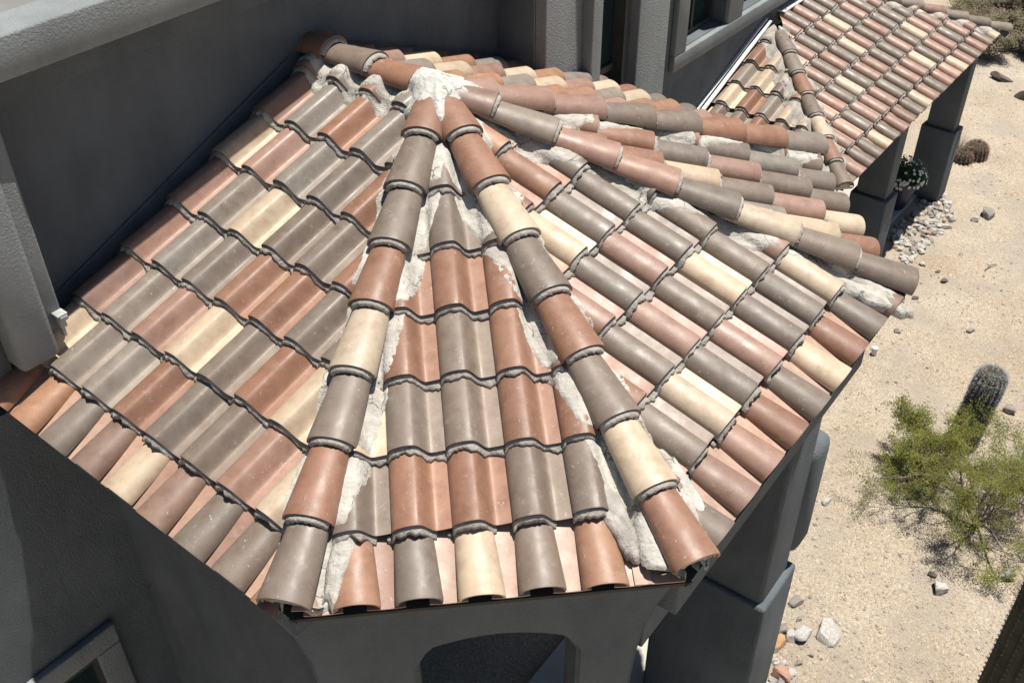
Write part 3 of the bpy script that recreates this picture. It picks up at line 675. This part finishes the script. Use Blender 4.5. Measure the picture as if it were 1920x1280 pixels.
RM = [rock_mesh(s, random.uniform(.5, .8), random.choice((6, 8, 11))) for s in range(10)]
RMM = {}
def rock(px, py, size, m, label, group=None, seed=0, sx=1.0, sy=1.0, rz=None, name='stone', xy=None):
    key = (seed % 10, m.name)
    if key not in RMM: me = RM[seed % 10].copy(); me.materials.append(m); RMM[key] = me
    o = bpy.data.objects.new(name, RMM[key]); scene.collection.objects.link(o)
    X = at(px, py) if xy is None else xy
    o.location = (X[0], X[1], gz(X[0], X[1]) + size * .22); o.scale = (size * sx, size * sy, size); o.rotation_euler = (random.uniform(-.25, .25), random.uniform(-.25, .25), rz if rz is not None else random.uniform(0, 6.28))
    return tag(o, label, 'stone', group)
# (px wide -> metres: about 1991/ distance)
rock(1549, 940, .065, M_RW, 'small white angular stone alone on the sand right of the portico pillar', seed=1)
rock(1762, 1105, .105, M_RW, 'pale wedge-shaped stone below the green bush', seed=2, sx=.9)
rock(1748, 1075, .05, M_RD, 'small dark stone just above the pale wedge-shaped stone', seed=3)
rock(1505, 1190, .11, M_RW, 'rounded speckled white stone, left of the two large stones near the bottom edge', seed=4)
rock(1556, 1190, .14, M_RW, 'large flat white pointed stone near the bottom edge', seed=5, sx=1.3, rz=-.4)
rock(1850, 404, .13, M_RG, 'round pale boulder on the sand beside the rubble heap', seed=6)
rock(1830, 412, .07, M_RW, 'small white broken stone touching the round pale boulder', seed=7)
rock(1877, 150, .16, M_RD, 'dark oval rock lying on the sand far right of the side porch', seed=8, sx=1.5, sy=.7)
rock(1916, 184, .16, M_RD, 'dark rock cut by the right edge of the picture', seed=9)
rock(1820, 620, .06, M_RG, 'small tan stone left of the columnar cactus', seed=3)
rock(1893, 770, .09, M_RG, 'tan stone in the shade right of the columnar cactus', seed=2)
rock(1682, 622, .05, M_RG, 'single flat grey stone on open sand near the white pipe stub', seed=0)
rock(1770, 525, .06, M_RD, 'dark brown stone on the sand right of the tile corner', seed=4)
rock(1758, 508, .04, M_RD, 'smaller dark stone above the dark brown stone', seed=5)
rock(1730, 495, .05, M_RW, 'white stone at the lower edge of the rubble heap', seed=6)
rock(1715, 560, .05, M_RD, 'half-buried brown stone below the rubble heap', seed=8)
rock(1460, 1205, .10, M_RO, 'orange stone beside the foot of the portico pillar', seed=1)
rock(1465, 1265, .11, M_RR, 'reddish stone at the bottom edge beside the pillar', seed=2)
for i in range(190):
    a = random.random(); b = random.uniform(-.9, .9); px = 1678 + 100 * a + b * 20; py = 472 - 92 * a + b * 30
    sz = random.uniform(.03, .07)
    rock(px, py, sz, random.choice((M_RW, M_RG, M_RW, M_RG, M_RR if i % 9 == 0 else M_RW)), 'pale angular stone in the rubble heap beside the side porch', 'rubble stones beside the porch', seed=i % 10)
for i in range(26):
    px = 1455 + random.uniform(-18, 75) ; py = random.uniform(1120, 1300)
    if px > 1500 and py < 1215: continue
    rock(px, py, random.uniform(.03, .085), random.choice((M_RW, M_RG, M_RW, M_RD if i % 8 == 0 else M_RG)), 'rough stone in the strip along the foot of the portico', 'stones along the foot of the portico', seed=i % 10)
# fine gravel
def gravel():
    V = []; F = []; ico = [(0, 0, 1), (.9, 0, .1), (.28, .85, 0), (-.72, .53, .1), (-.72, -.53, 0), (.28, -.85, .1), (0, 0, -.6)]
    tr = [(0, 1, 2), (0, 2, 3), (0, 3, 4), (0, 4, 5), (0, 5, 1), (6, 2, 1), (6, 3, 2), (6, 4, 3), (6, 5, 4), (6, 1, 5)]
    n = 0
    while n < 16000:
        px = random.uniform(1380, 1960); py = random.uniform(60, 1340); X = at(px, py)
        if X @ NW < .35 and px < 1800 and py < 470: continue
        s = random.uniform(.003, .009) * (1 + 1.4 * (random.random() < .08) + 2.2 * (random.random() < .012)); b = len(V); a = random.uniform(0, 6.28); c, sn = math.cos(a), math.sin(a); z = gz(X[0], X[1]); fx = random.uniform(.7, 1.3)
        for (x, y, q) in ico: V.append((X[0] + s * (c * x * fx - sn * y), X[1] + s * (sn * x * fx + c * y), z + s * .6 * q + s * .2))
        F += [tuple(b + i for i in t) for t in tr]; n += 1
    tag(pymesh('gravel', V, F, rock_mat('gravel_stone', (.24, .19, .14), (.56, .49, .39))), 'loose tan gravel scattered over the sandy ground', 'gravel', kind='stuff')
gravel()

# ------------------------------------------------------------------ plants
M_LEAF = noisy('shrub_leaf', (.10, .12, .02), (.27, .27, .06), 6, .6, .0, 10, .001, .3)
M_LEAFD = noisy('dry_leaf', (.16, .13, .08), (.26, .22, .14), 6, .8)
M_TWIG = noisy('twig_bark', (.16, .13, .11), (.30, .26, .22), 20, .9)
def tube(V, F, p, q, r0, r1, n=5):
    p, q = Vector(p), Vector(q); d = (q - p).normalized(); u = d.orthogonal().normalized(); v = d.cross(u); b = len(V)
    for c, r in ((p, r0), (q, r1)):
        for i in range(n): a = 6.2832 * i / n; V.append(c + u * r * math.cos(a) + v * r * math.sin(a))
    for i in range(n): F.append((b + i, b + (i + 1) % n, b + n + (i + 1) % n, b + n + i))
def shrub(name, base, height, spread, n_main, leaf_m, label, leaf=.011, leaves=26, seed=1, group=None, cat='shrub', lean=(0, 0), dens=1.0, levels=3):
    r = random.Random(seed); root = empty(name, base, label, cat, group); bV, bF, lV, lF = [], [], [], []
    def leafcl(p, d):
        for _ in range(int(leaves * dens)):
            c = p + Vector((r.gauss(0, 1), r.gauss(0, 1), r.gauss(0, .8))) * leaf * 2.8; u = Vector((r.gauss(0, 1), r.gauss(0, 1), r.gauss(0, 1))).normalized(); v = u.orthogonal().normalized(); s = leaf * r.uniform(.6, 1.3); b = len(lV)
            lV.extend([c - u * s, c + v * s * .42, c + u * s, c - v * s * .42]); lF.append((b, b + 1, b + 2, b + 3))
    def grow(p, d, L, rad, lv):
        steps = 4
        for i in range(steps):
            d = (d + Vector((r.gauss(0, .28), r.gauss(0, .28), r.gauss(0, .22)))).normalized(); q = p + d * L / steps; r1 = rad * (1 - .16)
            if q.z < base[2] + .05: d.z = abs(d.z) + .2; q = p + d.normalized() * L / steps
            tube(bV, bF, p, q, rad, r1, 6 if lv == 0 else 4); rad = r1; p = q
            if lv >= levels - 1: leafcl(p, d); leafcl((p + q) * .5 if 0 else p - d * L / steps * .5, d)
            if lv < levels and i > 0:
                for _ in range(2 if lv < 2 else 1):
                    nd = (d + Vector((r.gauss(0, .75), r.gauss(0, .75), r.gauss(0.1, .4)))).normalized(); grow(p, nd, L * r.uniform(.45, .68), rad * .6, lv + 1)
    for i in range(n_main):
        a = 6.2832 * (i + r.uniform(-.3, .3)) / n_main; d = Vector((math.cos(a) * spread + lean[0], math.sin(a) * spread + lean[1], height)).normalized(); grow(Vector(base), d, math.hypot(height, spread) * r.uniform(.50, .72), .019, 0)
    pymesh('branches', bV, bF, M_TWIG, root, smooth=True); pymesh('foliage', lV, lF, leaf_m, root); return root
b1 = at(1832, 985)
shrub('green_bush', (b1[0], b1[1], gz(b1[0], b1[1])), .95, .58, 7, M_LEAF, 'wiry green desert bush in full leaf beside the columnar cactus', seed=4, leaf=.0095, leaves=6)
b2 = at(1722, 885)
shrub('green_bush', (b2[0], b2[1], gz(b2[0], b2[1])), .62, .34, 5, M_LEAF, 'smaller yellow-green bush nearer the tiled eave, left of the columnar cactus', seed=9, leaf=.011, leaves=4)
dry = [(1840, 62, 1.0, 3), (1893, 92, 1.0, 5), (1915, 45, 1.2, 6), (1870, 30, 1.1, 8)]
for i, (px, py, h_, sd_) in enumerate(dry):
    X = at(px, py); shrub('dry_bush', (X[0], X[1], gz(X[0], X[1])), .55 * h_, .75 * h_, 6, M_LEAFD if i != 3 else M_LEAF,
      ['brown dry bush just beyond the far tile corner of the side porch', 'grey-brown dry bush by the right edge below the far tile corner', 'tallest dry bush in the top right corner of the picture', 'greener bush behind the far end of the side porch roof'][i], seed=sd_, leaf=.02, leaves=9)

M_CACT = noisy('cactus_skin', (.04, .045, .028), (.075, .075, .045), 5, .75, .3, 40, .005)
M_SPINE = noisy('cactus_spine', (.34, .33, .33), (.55, .54, .52), 30, .7)
M_SPINEP = noisy('pink_spine', (.22, .13, .10), (.34, .22, .18), 30, .7)
def cactus(name, X, rad, h, ribs, label, spine_m, sp_len=.03, dens=1.0, dome=.8, top_only=False, cat='cactus', lean=(0, 0), seed=1):
    r = random.Random(seed); z0 = gz(X[0], X[1]) - .03; root = empty(name, (X[0], X[1], z0), label, cat)
    V = []; F = []; na = ribs * 8; nz = 40; sV = []; sF = []
    def P(i, a):
        f = i / nz; zz = h * f; rr = rad * (1 if zz < h - rad * dome else math.sqrt(max(0, 1 - ((zz - (h - rad * dome)) / (rad * dome)) ** 2))) * (.86 + .14 * min(1, f * 5))
        rb = 1 + .09 * abs(math.cos(a * ribs / 2)) - .07 ; return Vector((X[0] + lean[0] * f + rr * rb * math.cos(a), X[1] + lean[1] * f + rr * rb * math.sin(a), z0 + zz)), rr
    for i in range(nz + 1):
        for j in range(na): V.append(P(i, 6.28318 * j / na)[0])
    for i in range(nz):
        for j in range(na): a = i * na + j; b = i * na + (j + 1) % na; F.append((a, b, b + na, a + na))
    nsp = int(h / .028 * dens)
    for q in range(ribs):
        a = 6.28318 * q / ribs
        for s in range(nsp + 1):
            f = s / nsp
            p, rr = P(f * nz, a); out = Vector((math.cos(a), math.sin(a), .25 + (1.6 if f > .9 else 0))).normalized()
            for _ in range(12 if f < .7 else 26):
                d = (out + Vector((r.gauss(0, .6), r.gauss(0, .6), r.gauss(0, .6)))).normalized(); L = sp_len * r.uniform(.5, 1.2); u = d.orthogonal().normalized() * .0019; b = len(sV)
                sV.extend([p - u, p + u, p + d * L]); sF.append((b, b + 1, b + 2))
    pymesh('stem', V, F, M_CACT, root, smooth=True); pymesh('spines', sV, sF, spine_m, root); return root
cb = at(1806, 822)
cactus('columnar_cactus', cb, .148, 1.02, 18, 'dark ribbed columnar cactus with a grey spiny crown among the green bushes', M_SPINE, .045, 1.3, lean=(.10, .02))
sgx = np.array([4.02, -1.15, 0])
cactus('giant_cactus', sgx, .27, 4.6, 20, 'tall shaded ribbed cactus trunk cut by the bottom right corner', M_SPINE, .02, .5, seed=3)
bc = at(1828, 292)
cactus('barrel_cactus', bc, .17, .30, 16, 'round pinkish-brown barrel cactus on the sand beside the far porch pillar', M_SPINEP, .05, 1.6, dome=1.0, seed=5)
bc2 = at(1805, 300)
cactus('barrel_cactus', bc2, .13, .22, 14, 'smaller barrel cactus tucked against the far porch pillar', M_SPINEP, .05, 1.6, dome=1.0, seed=6)
# dry grass tuft
def tuft(px, py, h_, n, label, m, seed):
    r = random.Random(seed); X = at(px, py); z = gz(X[0], X[1]); V = []; F = []
    for _ in range(n):
        a = r.uniform(0, 6.28); s = r.uniform(0, .06); p = Vector((X[0] + s * math.cos(a), X[1] + s * math.sin(a), z)); t_ = r.uniform(.2, .75); d = Vector((math.cos(a) * t_, math.sin(a) * t_, 1)).normalized(); L = h_ * r.uniform(.6, 1.1); u = d.orthogonal().normalized() * .003; b = len(V)
        q = p + d * L * .6; e = p + d * L + Vector((math.cos(a), math.sin(a), -.6)) * L * .2
        V.extend([p - u, p + u, q - u * .7, q + u * .7, e]); F += [(b, b + 1, b + 3, b + 2), (b + 2, b + 3, b + 4)]
    return tag(pymesh('grass_tuft', V, F, m), label, 'grass')
tuft(1795, 285, .42, 420, 'straw-coloured dry grass clump against the far porch pillar', noisy('straw', (.30, .24, .15), (.42, .35, .24), 10, .9), 3)

# potted plant on the porch
px_ = np.array([6.84, 7.46, 0])
def pot():
    root = empty('potted_plant', (px_[0], px_[1], ZG + .06), 'dark blue ribbed pot of white flowers standing between the porch pillars', 'potted plant')
    m = noisy('blue_glaze', (.015, .018, .05), (.03, .03, .075), 5, .3, .0, 10, .001, .5)
    V = []; F = []; na = 40; prof_ = [(0, 0), (.13, 0), (.15, .06)]
    z = .06
    while z < .44: prof_ += [(.15 + .10 * z / .44 + .004, z + .012), (.15 + .10 * z / .44 - .004, z + .028)]; z += .03
    prof_ += [(.275, .46), (.28, .50), (.25, .50), (.24, .44), (0, .43)]
    for (r_, z) in prof_:
        for j in range(na): a = 6.28318 * j / na; V.append((px_[0] + r_ * math.cos(a), px_[1] + r_ * math.sin(a), ZG + .06 + z))
    for i in range(len(prof_) - 1):
        for j in range(na): a = i * na + j; b = i * na + (j + 1) % na; F.append((a, b, b + na, a + na))
    pymesh('pot', V, F, m, root, smooth=True)
    r = random.Random(3); lV = []; lF = []; fV = []; fF = []
    for i in range(2600):
        d = Vector((r.gauss(0, 1), r.gauss(0, 1), abs(r.gauss(0, .8)))).normalized(); c = Vector((px_[0], px_[1], ZG + .52)) + Vector((d.x * .33, d.y * .33, d.z * .30)) * r.uniform(.5, 1); u = Vector((r.gauss(0, 1), r.gauss(0, 1), r.gauss(0, 1))).normalized(); v = u.orthogonal().normalized(); s = .02 * r.uniform(.6, 1.2); b = len(lV)
        lV.extend([c - u * s, c + v * s * .5, c + u * s, c - v * s * .5]); lF.append((b, b + 1, b + 2, b + 3))
    for i in range(150):
        d = Vector((r.gauss(0, 1), r.gauss(0, 1), abs(r.gauss(0, .8)))).normalized(); c = Vector((px_[0], px_[1], ZG + .53)) + Vector((d.x * .35, d.y * .35, d.z * .32)); u = d.orthogonal().normalized(); v = d.cross(u); s = .024 * r.uniform(.8, 1.2)
        for k in range(5):
            a = 6.28318 * k / 5; b = len(fV); e1 = u * math.cos(a) + v * math.sin(a); e2 = u * math.cos(a + .6) + v * math.sin(a + .6); e3 = u * math.cos(a - .6) + v * math.sin(a - .6)
            fV.extend([c, c + e3 * s * .8 + d * .004, c + e1 * s + d * .007, c + e2 * s * .8 + d * .004]); fF.append((b, b + 1, b + 2, b + 3))
    pymesh('foliage', lV, lF, noisy('flower_leaf', (.03, .07, .02), (.06, .12, .03), 6, .5), root); tag(pymesh('flowers', fV, fF, noisy('white_petal', (.75, .75, .72), (.8, .8, .78), 6, .6), root), kind='stuff')
pot()
# white pipe stub
pp_ = at(1638, 664)
bm = bmesh.new(); bmesh.ops.create_cone(bm, cap_ends=True, segments=24, radius1=.034, radius2=.034, depth=.085, matrix=Matrix.Translation((pp_[0], pp_[1], gz(pp_[0], pp_[1]) + .035)))
bmesh.ops.create_cone(bm, cap_ends=True, segments=24, radius1=.039, radius2=.037, depth=.025, matrix=Matrix.Translation((pp_[0], pp_[1], gz(pp_[0], pp_[1]) + .088)))
tag(bmobj('pipe_stub', bm, M_METAL, auto=40), 'short white capped plastic pipe sticking out of the sand', 'pipe')
# small landscape spotlight
lp = at(1890, 1082); zl = gz(lp[0], lp[1])
lt = empty('garden_spotlight', (lp[0], lp[1], zl), 'small silver garden spotlight on the sand below the large green bush', 'spotlight')
bm = bmesh.new(); mm = Matrix.Translation((lp[0], lp[1], zl + .07)) @ Matrix.Rotation(R(60), 4, 'Y'); bmesh.ops.create_cone(bm, cap_ends=True, segments=20, radius1=.035, radius2=.045, depth=.09, matrix=mm)
bmobj('lamp_head', bm, noisy('grey_metal', (.3, .32, .33), (.4, .42, .43), 3, .35), lt, auto=40)
bm = bmesh.new(); bmesh.ops.create_cone(bm, cap_ends=True, segments=10, radius1=.008, radius2=.010, depth=.08, matrix=Matrix.Translation((lp[0], lp[1], zl + .03))); bmobj('stake', bm, M_FRAME, lt, auto=40)
# twigs on the sand
for i, (a, b, c, lab) in enumerate([((1700, 520), (1712, 508), (1722, 505), 'thin curved dead twig on the sand below the rubble heap'), ((1846, 508), (1858, 500), (1870, 497), 'dark dead twig on the sand near the right edge')]):
    V, F = [], []; P_ = [Vector(at(*p)) + Vector((0, 0, .012 + .02 * (k == 1))) for k, p in enumerate((a, b, c))]
    tube(V, F, P_[0], P_[1], .006, .008); tube(V, F, P_[1], P_[2], .008, .004); tag(pymesh('dead_twig', V, F, M_TWIG, smooth=True), lab, 'twig')
